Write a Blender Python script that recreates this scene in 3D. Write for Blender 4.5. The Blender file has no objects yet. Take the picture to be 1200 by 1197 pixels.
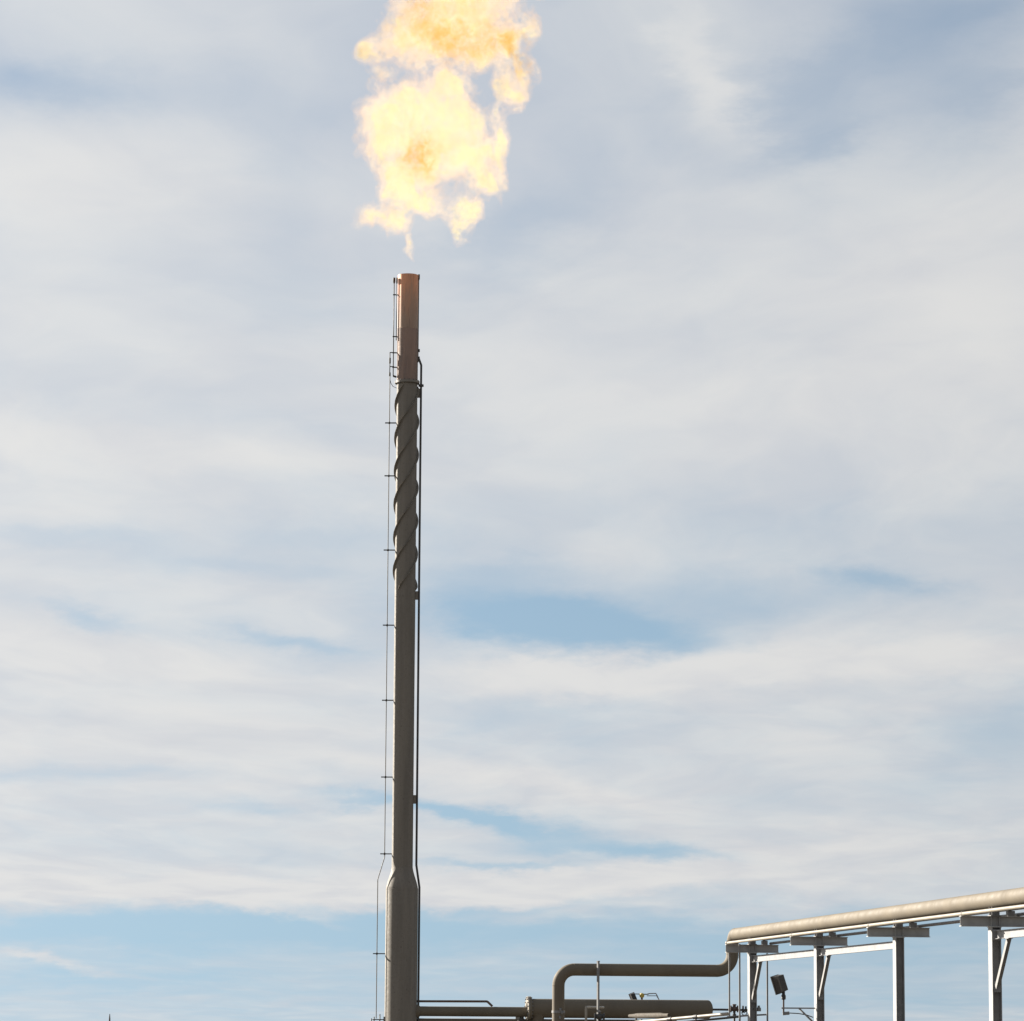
import bpy, bmesh, math, random
import numpy as np
from mathutils import Vector, Matrix

random.seed(7)
R = math.radians
scene = bpy.context.scene
COL = scene.collection

# ------------------------------------------------------------------ camera
F_PX = 4200.0                       # focal length in pixels of a 1200 px wide frame
CAM = Vector((0.0, 0.0, 1.6))
PITCH = math.atan(619.0 / F_PX)
ROLL = 0.006
fwd = Vector((0, math.cos(PITCH), math.sin(PITCH)))
r0 = Vector((1, 0, 0)); u0 = Vector((0, -math.sin(PITCH), math.cos(PITCH)))
right = r0 * math.cos(ROLL) + u0 * math.sin(ROLL)
up = u0 * math.cos(ROLL) - r0 * math.sin(ROLL)
cd = bpy.data.cameras.new('camera')
cam = bpy.data.objects.new('camera', cd); COL.objects.link(cam)
m = Matrix((right, up, -fwd)).transposed().to_4x4(); m.translation = CAM
cam.matrix_world = m
cd.sensor_fit = 'HORIZONTAL'; cd.sensor_width = 36.0; cd.lens = F_PX / 1200.0 * 36.0
cd.clip_start = 0.5; cd.clip_end = 20000
scene.camera = cam

def ray(px, py):
    return (fwd + right * ((px - 600.0) / F_PX) + up * ((598.5 - py) / F_PX))
def at(px, py, Y):
    d = ray(px, py); return CAM + d * (Y / d.y)

# ------------------------------------------------------------------ sun, sky
SUN_AZ, SUN_EL = -54.5, 20.5         # degrees, azimuth measured from +Y to the right
sd = Vector((math.sin(R(SUN_AZ)) * math.cos(R(SUN_EL)), math.cos(R(SUN_AZ)) * math.cos(R(SUN_EL)), math.sin(R(SUN_EL))))
sl = bpy.data.lights.new('sun', 'SUN'); so = bpy.data.objects.new('sun', sl); COL.objects.link(so)
sl.energy = 5.0; sl.angle = R(0.55); sl.color = (1.0, 0.93, 0.82)
so.rotation_euler = sd.to_track_quat('Z', 'Y').to_euler()
so.location = (-60, 40, 60)

vs = scene.view_settings
vs.view_transform = 'Standard'; vs.look = 'None'; vs.gamma = 1.0; vs.use_curve_mapping = False
vs.exposure = 1.45
EXP = 2.0 ** vs.exposure
scene.render.engine = 'CYCLES'
scene.cycles.use_denoising = True
scene.cycles.max_bounces = 6
scene.cycles.transparent_max_bounces = 48
scene.cycles.volume_step_rate = 0.35
scene.cycles.volume_max_steps = 256
scene.cycles.volume_bounces = 0

class E:
    """tiny node-expression helper: E(nodetree)"""
    def __init__(s, nt): s.nt = nt; s.n = nt.nodes; s.l = nt.links
    def _in(s, sock, v):
        if isinstance(v, bpy.types.NodeSocket): s.l.new(v, sock)
        else: sock.default_value = v
    def math(s, op, a, b=0.0, c=0.0, clamp=False):
        k = s.n.new('ShaderNodeMath'); k.operation = op; k.use_clamp = clamp
        s._in(k.inputs[0], a); s._in(k.inputs[1], b); s._in(k.inputs[2], c)
        return k.outputs[0]
    def add(s, a, b): return s.math('ADD', a, b)
    def sub(s, a, b): return s.math('SUBTRACT', a, b)
    def mul(s, a, b): return s.math('MULTIPLY', a, b)
    def mad(s, a, b, c): return s.math('MULTIPLY_ADD', a, b, c)
    def vmath(s, op, a, b=(0, 0, 0)):
        k = s.n.new('ShaderNodeVectorMath'); k.operation = op
        s._in(k.inputs[0], a); s._in(k.inputs[1], b)
        return k.outputs['Value'] if op in ('LENGTH', 'DISTANCE', 'DOT_PRODUCT') else k.outputs['Vector']
    def combine(s, x, y, z):
        k = s.n.new('ShaderNodeCombineXYZ')
        s._in(k.inputs[0], x); s._in(k.inputs[1], y); s._in(k.inputs[2], z); return k.outputs[0]
    def separate(s, v):
        k = s.n.new('ShaderNodeSeparateXYZ'); s._in(k.inputs[0], v); return k.outputs
    def noise(s, vec, scale, detail=3.0, rough=0.5, dist=0.0, color=False):
        k = s.n.new('ShaderNodeTexNoise'); s._in(k.inputs['Vector'], vec)
        k.inputs['Scale'].default_value = scale; k.inputs['Detail'].default_value = detail
        k.inputs['Roughness'].default_value = rough; k.inputs['Distortion'].default_value = dist
        return k.outputs['Color'] if color else k.outputs['Fac']
    def mapr(s, v, a, b, c=0.0, d=1.0, smooth=True):
        k = s.n.new('ShaderNodeMapRange'); k.interpolation_type = 'SMOOTHSTEP' if smooth else 'LINEAR'
        s._in(k.inputs[0], v)
        for i, q in enumerate((a, b, c, d)): k.inputs[i + 1].default_value = q
        return k.outputs[0]
    def mix(s, f, a, b):
        k = s.n.new('ShaderNodeMix'); k.data_type = 'RGBA'
        s._in(k.inputs[0], f); s._in(k.inputs[6], a); s._in(k.inputs[7], b); return k.outputs[2]

w = bpy.data.worlds.new('World'); scene.world = w; w.use_nodes = True
nt = w.node_tree
for n_ in list(nt.nodes): nt.nodes.remove(n_)
e = E(nt)
sky = nt.nodes.new('ShaderNodeTexSky'); sky.sky_type = 'NISHITA'; sky.sun_disc = False
sky.sun_elevation = R(SUN_EL); sky.sun_rotation = R(SUN_AZ)
sky.altitude = 600; sky.air_density = 1.0; sky.dust_density = 0.6; sky.ozone_density = 1.5
SKY_STRENGTH = 0.05
tc = nt.nodes.new('ShaderNodeTexCoord')
dx, dy, dz = e.separate(tc.outputs['Generated'])[:3]
az = e.mul(e.math('ARCTAN2', dx, dy), 180 / math.pi)
el = e.mul(e.math('ARCSINE', dz), 180 / math.pi)
# high cloud sheet: coordinates on a flat layer overhead, drawn out into streaks
inv = e.math('DIVIDE', 1.0, e.add(e.math('ABSOLUTE', dz), 0.045))
lay = e.combine(e.mul(dx, inv), e.mul(dy, inv), 0.0)
mpl = nt.nodes.new('ShaderNodeMapping'); mpl.inputs[2].default_value = (0, 0, R(-38)); mpl.inputs[3].default_value = (1.0, 0.5, 1.0)
nt.links.new(lay, mpl.inputs[0]); lay = mpl.outputs[0]
warp = e.noise(lay, 1.1, 4, 0.55, color=True)
layw = e.vmath('ADD', lay, e.vmath('MULTIPLY', e.vmath('SUBTRACT', warp, (0.5, 0.5, 0.5)), (0.9, 0.7, 0)))
big = e.noise(layw, 1.2, 3, 0.5)
mid = e.noise(layw, 3.2, 5, 0.52)
fine = e.noise(e.vmath('MULTIPLY', layw, (1.0, 0.45, 1.0)), 11.0, 6, 0.62)
puff = e.noise(e.vmath('ADD', layw, (7.3, 2.1, 0.0)), 4.0, 5, 0.5)
# softly wandering lines so that the breaks in the cloud have ragged rims
wa = e.noise(e.combine(e.mul(az, 0.40), e.mul(el, 1.0), 3.7), 1.0, 6, 0.62, color=True)
wx, wy, wz = e.separate(wa)[:3]
azw = e.mad(e.sub(wx, 0.5), 3.0, az)
elw = e.mad(e.sub(wy, 0.5), 1.0, el)

def sky_deg(px, py):
    d = ray(px, py).normalized()
    return math.degrees(math.atan2(d.x, d.y)), math.degrees(math.asin(d.z))
DEG = 180 / math.pi / F_PX
# (x, y, half width, half height, tilt, amount): breaks (+) and thick banks (-) in the cloud sheet, as directions
BREAKS = [
    (690, 735, 120, 24, 3, .95), (560, 712, 100, 26, 2, .42), (560, 668, 95, 20, 2, .35), (900, 700, 160, 26, 3, .30), (1035, 682, 60, 16, 6, .45),
    (555, 957, 75, 8, 10, .85), (640, 978, 90, 15, 9, .45), (760, 1003, 110, 8, 2, .55), (535, 1016, 60, 5, 2, .40), (625, 1016, 60, 5, 0, .40),
    (600, 1090, 900, 24, 0, .62), (130, 1092, 190, 18, 1, .35), (430, 1082, 120, 14, 1, .30), (560, 1064, 160, 5, -3, .30), (600, 1165, 1100, 52, 0, .42),
    (120, 1148, 140, 12, -3, .30), (1000, 1130, 300, 30, -2, .15),
    (1040, 75, 120, 50, -20, .30), (925, 125, 70, 45, -25, .17), (1150, 120, 80, 50, -25, .26), (960, 165, 80, 22, -15, .18), (1080, 5, 160, 30, 0, .18),
    (50, 98, 100, 24, 3, .22), (190, 100, 170, 30, 4, .14), (590, 285, 70, 30, -18, .15), (660, 235, 110, 60, -20, .16), (330, 250, 60, 120, 5, .10),
    (345, 752, 70, 10, 8, .42), (90, 722, 70, 9, 10, .34), (280, 660, 130, 16, 6, .24), (400, 625, 130, 24, 0, .26), (60, 620, 110, 12, 0, .2),
    (1165, 865, 130, 45, -8, .28), (640, 850, 120, 32, 8, .20), (430, 942, 70, 7, 4, .45), (270, 945, 60, 7, 0, .25), (100, 905, 160, 9, 0, .22),
    (880, 610, 260, 35, 2, .14),
    (80, 200, 130, 45, 0, -.22), (200, 530, 280, 22, 2, -.25), (900, 782, 300, 20, -2, -.55), (660, 790, 90, 14, 2, -.45), (100, 765, 170, 22, 8, -.40),
    (220, 1046, 320, 18, 2, -.45), (330, 1075, 90, 6, 8, -.45), (700, 1034, 260, 12, -2, -.45), (60, 1130, 80, 5, 8, -.42), (820, 95, 28, 75, -28, -.22),
    (950, 430, 320, 130, 0, -.10), (1160, 330, 120, 90, 0, -.15), (620, 920, 160, 10, 9, -.25), (930, 1000, 120, 14, -4, -.25), (250, 860, 300, 30, 3, -.2),
]
acc = None
wvec = e.combine(azw, elw, 0.0)
for (bx, by, sx, sy, rot, amt) in BREAKS:
    a0, e0 = sky_deg(bx, by)
    mp = nt.nodes.new('ShaderNodeMapping'); mp.vector_type = 'TEXTURE'
    mp.inputs[1].default_value = (a0, e0, 0); mp.inputs[2].default_value = (0, 0, R(-rot)); mp.inputs[3].default_value = (sx * DEG * 1.15, sy * DEG * 1.15, 1)
    nt.links.new(wvec, mp.inputs[0])
    g = e.math('POWER', 1 / math.e, e.vmath('DOT_PRODUCT', mp.outputs[0], mp.outputs[0]))
    acc = e.mul(g, amt) if acc is None else e.mad(g, amt, acc)
cl = e.add(e.mul(e.sub(big, 0.5), 0.45), e.mul(e.sub(mid, 0.5), 0.50))
cl = e.add(cl, e.mul(e.sub(fine, 0.5), 0.16))
# the sheet is thin: looking up through it at a steeper angle there is less of it along the line of sight
thin = e.mapr(dz, 0.22, 0.95, 0.0, 0.50, False)
clear = e.add(e.sub(e.add(acc, 0.17), cl), thin)
clear = e.mapr(clear, -0.12, 1.02, 0.0, 0.97)
lift = e.vmath('NORMALIZE', e.combine(dx, dy, e.math('SQRT', e.mad(dz, dz, 0.17 ** 2))))
nt.links.new(lift, sky.inputs[0])
nish = nt.nodes.new('ShaderNodeMix'); nish.data_type = 'RGBA'; nish.blend_type = 'MULTIPLY'
nish.inputs[0].default_value = 1.0
nt.links.new(sky.outputs[0], nish.inputs[6]); nish.inputs[7].default_value = (0.885, 0.87, 0.815, 1)
k = 1.0 / SKY_STRENGTH / EXP
tone = e.sub(puff, e.mul(acc, 0.22))
# thin cloud scatters sunlight mostly forward: it is paler towards the sun than opposite it
cosu = e.vmath('DOT_PRODUCT', tc.outputs['Generated'], tuple(sd))
phase = e.mad(e.math('POWER', e.mad(cosu, 0.5, 0.5), 1.5), 0.50 / 0.92, 0.60 / 0.92)
cloud = e.mix(e.mapr(tone, 0.25, 0.75), (0.625 * k, 0.64 * k, 0.67 * k, 1), (0.725 * k, 0.725 * k, 0.72 * k, 1))
cloud = e.vmath('MULTIPLY', cloud, e.combine(phase, phase, phase))
colr = e.mix(clear, cloud, nish.outputs[2])
bg = nt.nodes.new('ShaderNodeBackground'); bg.inputs[1].default_value = SKY_STRENGTH
nt.links.new(colr, bg.inputs[0])
wo = nt.nodes.new('ShaderNodeOutputWorld'); nt.links.new(bg.outputs[0], wo.inputs[0])

# ------------------------------------------------------------------ materials
def material(name, col, col2=None, rough=0.5, metal=0.0, scale=3.0, stretch=(1, 1, 1), spots=None, bump=0.0, spec=0.5):
    mt = bpy.data.materials.new(name); mt.use_nodes = True
    x = E(mt.node_tree); bs = mt.node_tree.nodes['Principled BSDF']
    t = mt.node_tree.nodes.new('ShaderNodeNewGeometry').outputs['Position']
    v = x.vmath('MULTIPLY', t, stretch)
    n1 = x.noise(v, scale, 5, 0.6)
    c = x.mix(x.mapr(n1, 0.3, 0.7), (*col, 1), (*(col2 or tuple(q * 0.8 for q in col)), 1))
    if spots:
        n2 = x.noise(t, scale * 4.3, 4, 0.65)
        c = x.mix(x.mapr(n2, 0.58, 0.74), c, (*spots, 1))
    mt.node_tree.links.new(c, bs.inputs['Base Color'])
    ro = x.mapr(x.noise(t, scale * 2.7, 3, 0.5), 0.25, 0.75, rough * 0.85, min(1, rough * 1.2), False)
    mt.node_tree.links.new(ro, bs.inputs['Roughness'])
    bs.inputs['Metallic'].default_value = metal
    bs.inputs['Specular IOR Level'].default_value = spec
    if bump:
        b = mt.node_tree.nodes.new('ShaderNodeBump'); b.inputs['Strength'].default_value = bump; b.inputs['Distance'].default_value = 0.01
        mt.node_tree.links.new(x.noise(t, scale * 8, 4, 0.6), b.inputs['Height'])
        mt.node_tree.links.new(b.outputs[0], bs.inputs['Normal'])
    return mt

TAN = (0.165, 0.138, 0.101)
M = {
    'tan': material('tan_paint', TAN, (0.138, 0.115, 0.085), 0.7, 0, 1.3, (1, 1, 0.35), bump=0.06, spec=0.28),
    'tan_stack': material('stack_paint', (0.195, 0.170, 0.138), (0.150, 0.132, 0.108), 0.7, 0, 4.5, (1, 1, 0.06), spots=(0.10, 0.084, 0.066), bump=0.08),
    'strake': material('strake_paint', (0.20, 0.175, 0.142), (0.165, 0.145, 0.118), 0.55, 0, 2.5),
    'cream': material('cream_paint', (0.30, 0.265, 0.21), (0.26, 0.228, 0.182), 0.45, 0, 2.0),
    'galv': material('galvanised_steel', (0.26, 0.26, 0.262), (0.20, 0.20, 0.205), 0.5, 0.1, 4.0, bump=0.05),
    'galv_dark': material('weathered_galvanised', (0.235, 0.23, 0.225), (0.185, 0.18, 0.176), 0.6, 0.1, 5.0, bump=0.08),
    'galv_post': material('galvanised_post', (0.31, 0.31, 0.31), (0.25, 0.25, 0.25), 0.7, 0.05, 5.0, bump=0.06),
    'galv_beam': material('galvanised_beam', (0.42, 0.415, 0.40), (0.34, 0.335, 0.325), 0.6, 0.05, 5.0, bump=0.08),
    'dark': material('dark_steel', (0.065, 0.06, 0.056), (0.045, 0.042, 0.04), 0.55, 0.2, 6.0),
    'lamp': material('dark_bronze_enamel', (0.035, 0.031, 0.029), (0.026, 0.024, 0.023), 0.5, 0.1, 6.0),
    'soot': material('sooty_steel', (0.30, 0.20, 0.155), (0.19, 0.14, 0.115), 0.7, 0.1, 6.0, (1, 1, 0.12), spots=(0.34, 0.19, 0.13), bump=0.1),
    'dull': material('dull_tan_paint', (0.095, 0.080, 0.062), (0.075, 0.064, 0.05), 0.8, 0, 6.0, spec=0.2),
    'brown': material('red_brown_primer', (0.10, 0.062, 0.05), (0.075, 0.05, 0.04), 0.6, 0, 8.0),
    'yellow': material('yellow_enamel', (0.55, 0.42, 0.08), (0.45, 0.34, 0.07), 0.5, 0, 9.0),
    'glass': material('lamp_glass', (0.5, 0.52, 0.53), (0.46, 0.48, 0.5), 0.1, 0, 3.0),
    'concrete': material('concrete', (0.36, 0.34, 0.31), (0.28, 0.265, 0.24), 0.9, 0, 2.0, bump=0.2),
    'wood': material('weathered_pole', (0.12, 0.10, 0.085), (0.08, 0.068, 0.06), 0.9, 0, 3.0),
}

def tip_material(z0, z1):
    mt = bpy.data.materials.new('heat_tinted_steel'); mt.use_nodes = True
    x = E(mt.node_tree); bs = mt.node_tree.nodes['Principled BSDF']
    pos = mt.node_tree.nodes.new('ShaderNodeNewGeometry').outputs['Position']
    z = x.separate(pos)[2]
    n1 = x.noise(x.vmath('MULTIPLY', pos, (1, 1, 0.22)), 5.0, 5, 0.6)
    h = x.add(x.mapr(z, z0, z1, 0, 1, False), x.mul(x.sub(n1, 0.5), 0.45))
    c = x.mix(x.mapr(h, 0.45, 1.1), (0.31, 0.215, 0.155, 1), (0.72, 0.32, 0.17, 1))
    n2 = x.noise(x.vmath('MULTIPLY', pos, (1, 1, 0.12)), 14.0, 4, 0.6)
    c = x.mix(x.mapr(n2, 0.45, 0.75, 0, 0.6), c, (0.36, 0.25, 0.18, 1))
    n3 = x.noise(x.vmath('MULTIPLY', pos, (1, 1, 0.1)), 22.0, 4, 0.65)
    c = x.mix(x.mapr(n3, 0.52, 0.72, 0, 0.5), c, (0.16, 0.10, 0.08, 1))
    mt.node_tree.links.new(c, bs.inputs['Base Color'])
    bs.inputs['Metallic'].default_value = 0.25; bs.inputs['Roughness'].default_value = 0.5
    return mt

# ------------------------------------------------------------------ mesh helpers
class MB:
    def __init__(s): s.v = []; s.f = []; s.sm = []
    def add(s, verts, faces, smooth=False):
        o = len(s.v); s.v += [Vector(q) for q in verts]
        for fc in faces: s.f.append([o + i for i in fc]); s.sm.append(smooth)
        return s
    def box(s, c, size, rot=None):
        c = Vector(c); h = Vector(size) * 0.5; rot = rot or Matrix.Identity(3)
        vs_ = [c + rot @ Vector((sx * h.x, sy * h.y, sz * h.z)) for sx in (-1, 1) for sy in (-1, 1) for sz in (-1, 1)]
        return s.add(vs_, [(0, 1, 3, 2), (4, 6, 7, 5), (0, 4, 5, 1), (2, 3, 7, 6), (0, 2, 6, 4), (1, 5, 7, 3)])
    def prism(s, prof, p0, p1, side, upv):
        """profile (a, b) swept straight from p0 to p1: a along side, b along upv"""
        p0, p1 = Vector(p0), Vector(p1); n = len(prof)
        vs_ = [p + side * a + upv * b for p in (p0, p1) for a, b in prof]
        fs = [(i, (i + 1) % n, n + (i + 1) % n, n + i) for i in range(n)]
        return s.add(vs_, fs + [tuple(range(n - 1, -1, -1)), tuple(range(n, 2 * n))])
    def isec(s, p0, p1, upv, hgt, wid, tw=0.010, tf=0.013):
        d = (Vector(p1) - Vector(p0)).normalized(); upv = Vector(upv); side = d.cross(upv).normalized(); upv = side.cross(d).normalized()
        w2, h2, t2 = wid / 2, hgt / 2, tw / 2
        prof = [(-w2, -h2), (w2, -h2), (w2, -h2 + tf), (t2, -h2 + tf), (t2, h2 - tf), (w2, h2 - tf), (w2, h2), (-w2, h2), (-w2, h2 - tf), (-t2, h2 - tf), (-t2, -h2 + tf), (-w2, -h2 + tf)]
        return s.prism(prof, p0, p1, side, upv)
    def angle(s, p0, p1, upv, a=0.1, t=0.012):
        d = (Vector(p1) - Vector(p0)).normalized(); side = d.cross(Vector(upv)).normalized(); uv = side.cross(d).normalized()
        return s.prism([(0, 0), (a, 0), (a, t), (t, t), (t, a), (0, a)], p0, p1, side, uv)
    def tube(s, pts, r, seg=20, caps=True, closed=False):
        pts = [Vector(p) for p in pts]; n = len(pts); rs = r if isinstance(r, (list, tuple)) else [r] * n
        tang = []
        for i in range(n):
            a = pts[i] - pts[i - 1] if i > 0 else pts[1] - pts[0]
            b = pts[i + 1] - pts[i] if i < n - 1 else pts[-1] - pts[-2]
            a = a.normalized() if a.length > 1e-9 else b.normalized(); b = b.normalized() if b.length > 1e-9 else a
            tang.append((a + b).normalized())
        ref = Vector((0, 0, 1)) if abs(tang[0].z) < 0.9 else Vector((1, 0, 0))
        x = tang[0].cross(ref).normalized(); vs_ = []
        for i in range(n):
            if i: x = (x - tang[i] * x.dot(tang[i])).normalized()
            y = tang[i].cross(x)
            vs_ += [pts[i] + (x * math.cos(2 * math.pi * j / seg) + y * math.sin(2 * math.pi * j / seg)) * rs[i] for j in range(seg)]
        fs = [(i * seg + j, i * seg + (j + 1) % seg, (i + 1) * seg + (j + 1) % seg, (i + 1) * seg + j) for i in range(n - 1) for j in range(seg)]
        s.add(vs_, fs, True)
        if caps:
            o = len(s.v) - n * seg
            s.f.append([o + j for j in range(seg - 1, -1, -1)]); s.sm.append(False)
            s.f.append([o + (n - 1) * seg + j for j in range(seg)]); s.sm.append(False)
        return s
    def lathe(s, axis_pt, prof, seg=48, smooth=True, close=False, axis=None):
        """prof: (radius, height) pairs round an axis (default z)"""
        ax = Vector(axis or (0, 0, 1)).normalized(); ref = Vector((1, 0, 0)) if abs(ax.x) < 0.9 else Vector((0, 1, 0))
        x = (ref - ax * ref.dot(ax)).normalized(); y = ax.cross(x); c = Vector(axis_pt); n = len(prof)
        vs_ = [c + ax * h + (x * math.cos(2 * math.pi * j / seg) + y * math.sin(2 * math.pi * j / seg)) * r for r, h in prof for j in range(seg)]
        rng = range(n) if close else range(n - 1)
        fs = [(i * seg + j, i * seg + (j + 1) % seg, ((i + 1) % n) * seg + (j + 1) % seg, ((i + 1) % n) * seg + j) for i in rng for j in range(seg)]
        return s.add(vs_, fs, smooth)
    def build(s, name, mat, parent=None, base=None, sharp=35):
        me = bpy.data.meshes.new(name)
        base = Vector(base) if base is not None else (parent_world(parent) if parent else Vector((0, 0, 0)))
        me.from_pydata([v - base for v in s.v], [], s.f)
        me.polygons.foreach_set('use_smooth', s.sm)
        me.validate(); me.update()
        bm = bmesh.new(); bm.from_mesh(me); bmesh.ops.recalc_face_normals(bm, faces=bm.faces)
        lim = R(sharp)
        for ed in bm.edges:
            if len(ed.link_faces) == 2 and ed.calc_face_angle(0) > lim: ed.smooth = False
        bm.to_mesh(me); bm.free()
        me.materials.append(mat)
        o = bpy.data.objects.new(name, me); COL.objects.link(o)
        if parent: o.parent = parent
        else: o.location = base
        return o

def parent_world(p):
    v = Vector((0, 0, 0))
    while p: v += p.location; p = p.parent
    return v
def tag(o, label=None, cat=None, group=None, kind=None):
    if label: o['label'] = label
    if cat: o['category'] = cat
    if group: o['group'] = group
    if kind: o['kind'] = kind
    return o
def thing(name, loc, label, cat, group=None):
    o = bpy.data.objects.new(name, None); o.empty_display_size = 0.3; o.location = Vector(loc); COL.objects.link(o)
    return tag(o, label, cat, group)
def arc(p_in, corner, p_out, rad, n=10):
    """points of a bend of centre-line radius rad round a corner"""
    c = Vector(corner); a = (Vector(p_in) - c).normalized(); b = (Vector(p_out) - c).normalized()
    ang = a.angle(b); t = rad / math.tan(ang / 2); bis = (a + b).normalized(); ctr = c + bis * (rad / math.sin(ang / 2))
    s0, s1 = c + a * t - ctr, c + b * t - ctr; th = s0.angle(s1); out = []
    for i in range(n + 1):
        f = i / n; out.append(ctr + (s0 * math.sin((1 - f) * th) + s1 * math.sin(f * th)) / math.sin(th))
    return out
def bent(pts, rad, n=8):
    out = [Vector(pts[0])]
    for i in range(1, len(pts) - 1): out += arc(pts[i - 1], pts[i], pts[i + 1], rad, n)
    return out + [Vector(pts[-1])]

# ------------------------------------------------------------------ ground
g = MB()
N = 40
xs = [math.copysign(abs(t) ** 3, t) * 9000 for t in np.linspace(-1, 1, N)]
vs_ = [(x, y, 0) for y in xs for x in xs]
g.add(vs_, [(j * N + i, j * N + i + 1, (j + 1) * N + i + 1, (j + 1) * N + i) for j in range(N - 1) for i in range(N - 1)])
gm = material('packed_gravel', (0.115, 0.097, 0.075), (0.082, 0.07, 0.055), 0.95, 0, 1.6, spots=(0.15, 0.13, 0.105), bump=0.6)
tag(g.build('ground', gm), kind='structure')

# ------------------------------------------------------------------ flare stack
YS = 99.5
mpp = YS / F_PX                                    # metres per pixel at the stack
top = at(478.5, 323, YS); low = at(469.6, 1185, YS)
ax = (top.x + low.x) / 2
def zpx(py):
    for _ in range(1):
        return at(474, py, YS).z
RU, RL = 12.3 * mpp, 18.8 * mpp
ztip, zsplit, zcol = zpx(323), zpx(386), zpx(449)
zcone1, zcone0 = zpx(1017), zpx(1042)
stack = thing('flare_stack', (ax, YS, 0), 'tall tan steel flare stack with a rusty tip and spiral fins, under the flame', 'flare stack')
S = Vector((ax, YS, 0))
tipm = tip_material(zcol, ztip)
MB().lathe(S, [(RL * 1.5, 0), (RL * 1.5, 0.45), (RL * 1.45, 0.5), (0.01, 0.5)], 40).build('foundation', M['concrete'], stack)
MB().lathe(S, [(RL * 1.32, 0.5), (RL * 1.32, 0.54), (RL, 0.541)], 48).build('base_plate', M['tan_stack'], stack)
MB().lathe(S, [(RL, 0.54), (RL, zcone0)] + [(RL + (RU - RL) * (f * f * (3 - 2 * f) * 0.5 + f * 0.5), zcone0 + (zcone1 - zcone0) * f) for f in (0.15, 0.3, 0.5, 0.7, 0.85, 1.0)], 64).build('lower_shell', M['tan_stack'], stack, sharp=60)
MB().lathe(S, [(RU, zcone1), (RU, zcol)], 56).build('upper_shell', M['tan_stack'], stack)
# weld rings between the shell courses
for zz, rr in ((zcone0 - 0.01, RL), (zcone1, RU), (zpx(820), RU), (zpx(700), RU)):
    MB().lathe(S, [(rr - 0.002, zz - 0.010), (rr + 0.003, zz), (rr - 0.002, zz + 0.010)], 56).build('weld_seam', M['tan_stack'], stack)
col = MB().lathe(S, [(RU + 0.001, zcol - 0.02), (RU + 0.055, zcol - 0.02), (RU + 0.055, zcol + 0.045), (RU + 0.001, zcol + 0.045)], 56).build('tip_flange', M['strake'], stack)
for i in range(16):
    a = 2 * math.pi * (i + 0.5) / 16
    c = S + Vector((math.cos(a) * (RU + 0.03), math.sin(a) * (RU + 0.03), zcol + 0.012))
    MB().tube([c - Vector((0, 0, 0.06)), c + Vector((0, 0, 0.06))], 0.011, 8).build('bolt', M['dark'], col)
RT = RU * 1.015
MB().lathe(S, [(RT, zcol + 0.045), (RT, zsplit)], 56).build('tip_sleeve', M['soot'], stack)
MB().lathe(S, [(RT - 0.004, zsplit), (RT - 0.004, ztip - 0.03), (RT - 0.002, ztip), (RT - 0.022, ztip), (RT - 0.022, zsplit - 1.2), (0.02, zsplit - 1.2)], 56).build('flare_tip', tipm, stack)
MB().lathe(S, [(RT - 0.001, zsplit - 0.012), (RT + 0.003, zsplit), (RT - 0.004, zsplit + 0.012)], 56).build('weld_seam', tipm, stack)

# three spiral fins
pitch = 119.0 * mpp; z_lo, z_hi = zpx(693), zpx(452); zref = zpx(476)
for k_ in range(3):
    mb = MB(); n = 150; vsk = []
    for i in range(n + 1):
        z = z_lo + (z_hi - z_lo) * i / n
        a = math.pi + 2 * math.pi * ((z - zref) / pitch) + k_ * 2 * math.pi / 3
        ends = min(1.0, min(i, n - i) / 3.0)
        for rr, dz_ in ((RU - 0.005, -0.004), (RU + 0.004 + 0.058 * ends, -0.004), (RU + 0.004 + 0.058 * ends, 0.004), (RU - 0.005, 0.004)):
            vsk.append(S + Vector((math.cos(a) * rr, math.sin(a) * rr, z + dz_)))
    fs = [(i * 4 + j, i * 4 + (j + 1) % 4, (i + 1) * 4 + (j + 1) % 4, (i + 1) * 4 + j) for i in range(n) for j in range(4)]
    mb.add(vsk, fs + [(3, 2, 1, 0), (n * 4, n * 4 + 1, n * 4 + 2, n * 4 + 3)], True)
    mb.build('spiral_fin', M['strake'], stack)

# thin line on the shaded left and its stand-off bars
xo, xl = -20.7 * mpp, -28.4 * mpp
lpts = [S + Vector((xl, 0, zpx(1194))), S + Vector((xl, 0, zpx(1031))), S + Vector((xo, 0, zpx(1005))), S + Vector((xo, 0, zpx(441)))]
MB().tube(bent(lpts, 0.15, 5), 0.0135, 10).build('pilot_gas_line', M['galv_dark'], stack)
for py in (496, 558, 645, 733, 821, 911, 1001, 1118):
    z = zpx(py); lowr = py > 1040
    x0 = (-33.0 if lowr else -25.8) * mpp; x1 = -(RL if lowr else RU) + 0.01
    br = MB().box(S + Vector(((x0 + x1) / 2, 0, z)), (x1 - x0, 0.05, 0.028)).build('standoff_bracket', M['dark'], stack)
    cx = xl if lowr else xo
    MB().lathe(S + Vector((cx, 0, z)), [(0.016, -0.03), (0.024, -0.03), (0.024, 0.03), (0.016, 0.03)], 10, close=True).build('pipe_clip', M['dark'], br)

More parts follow.
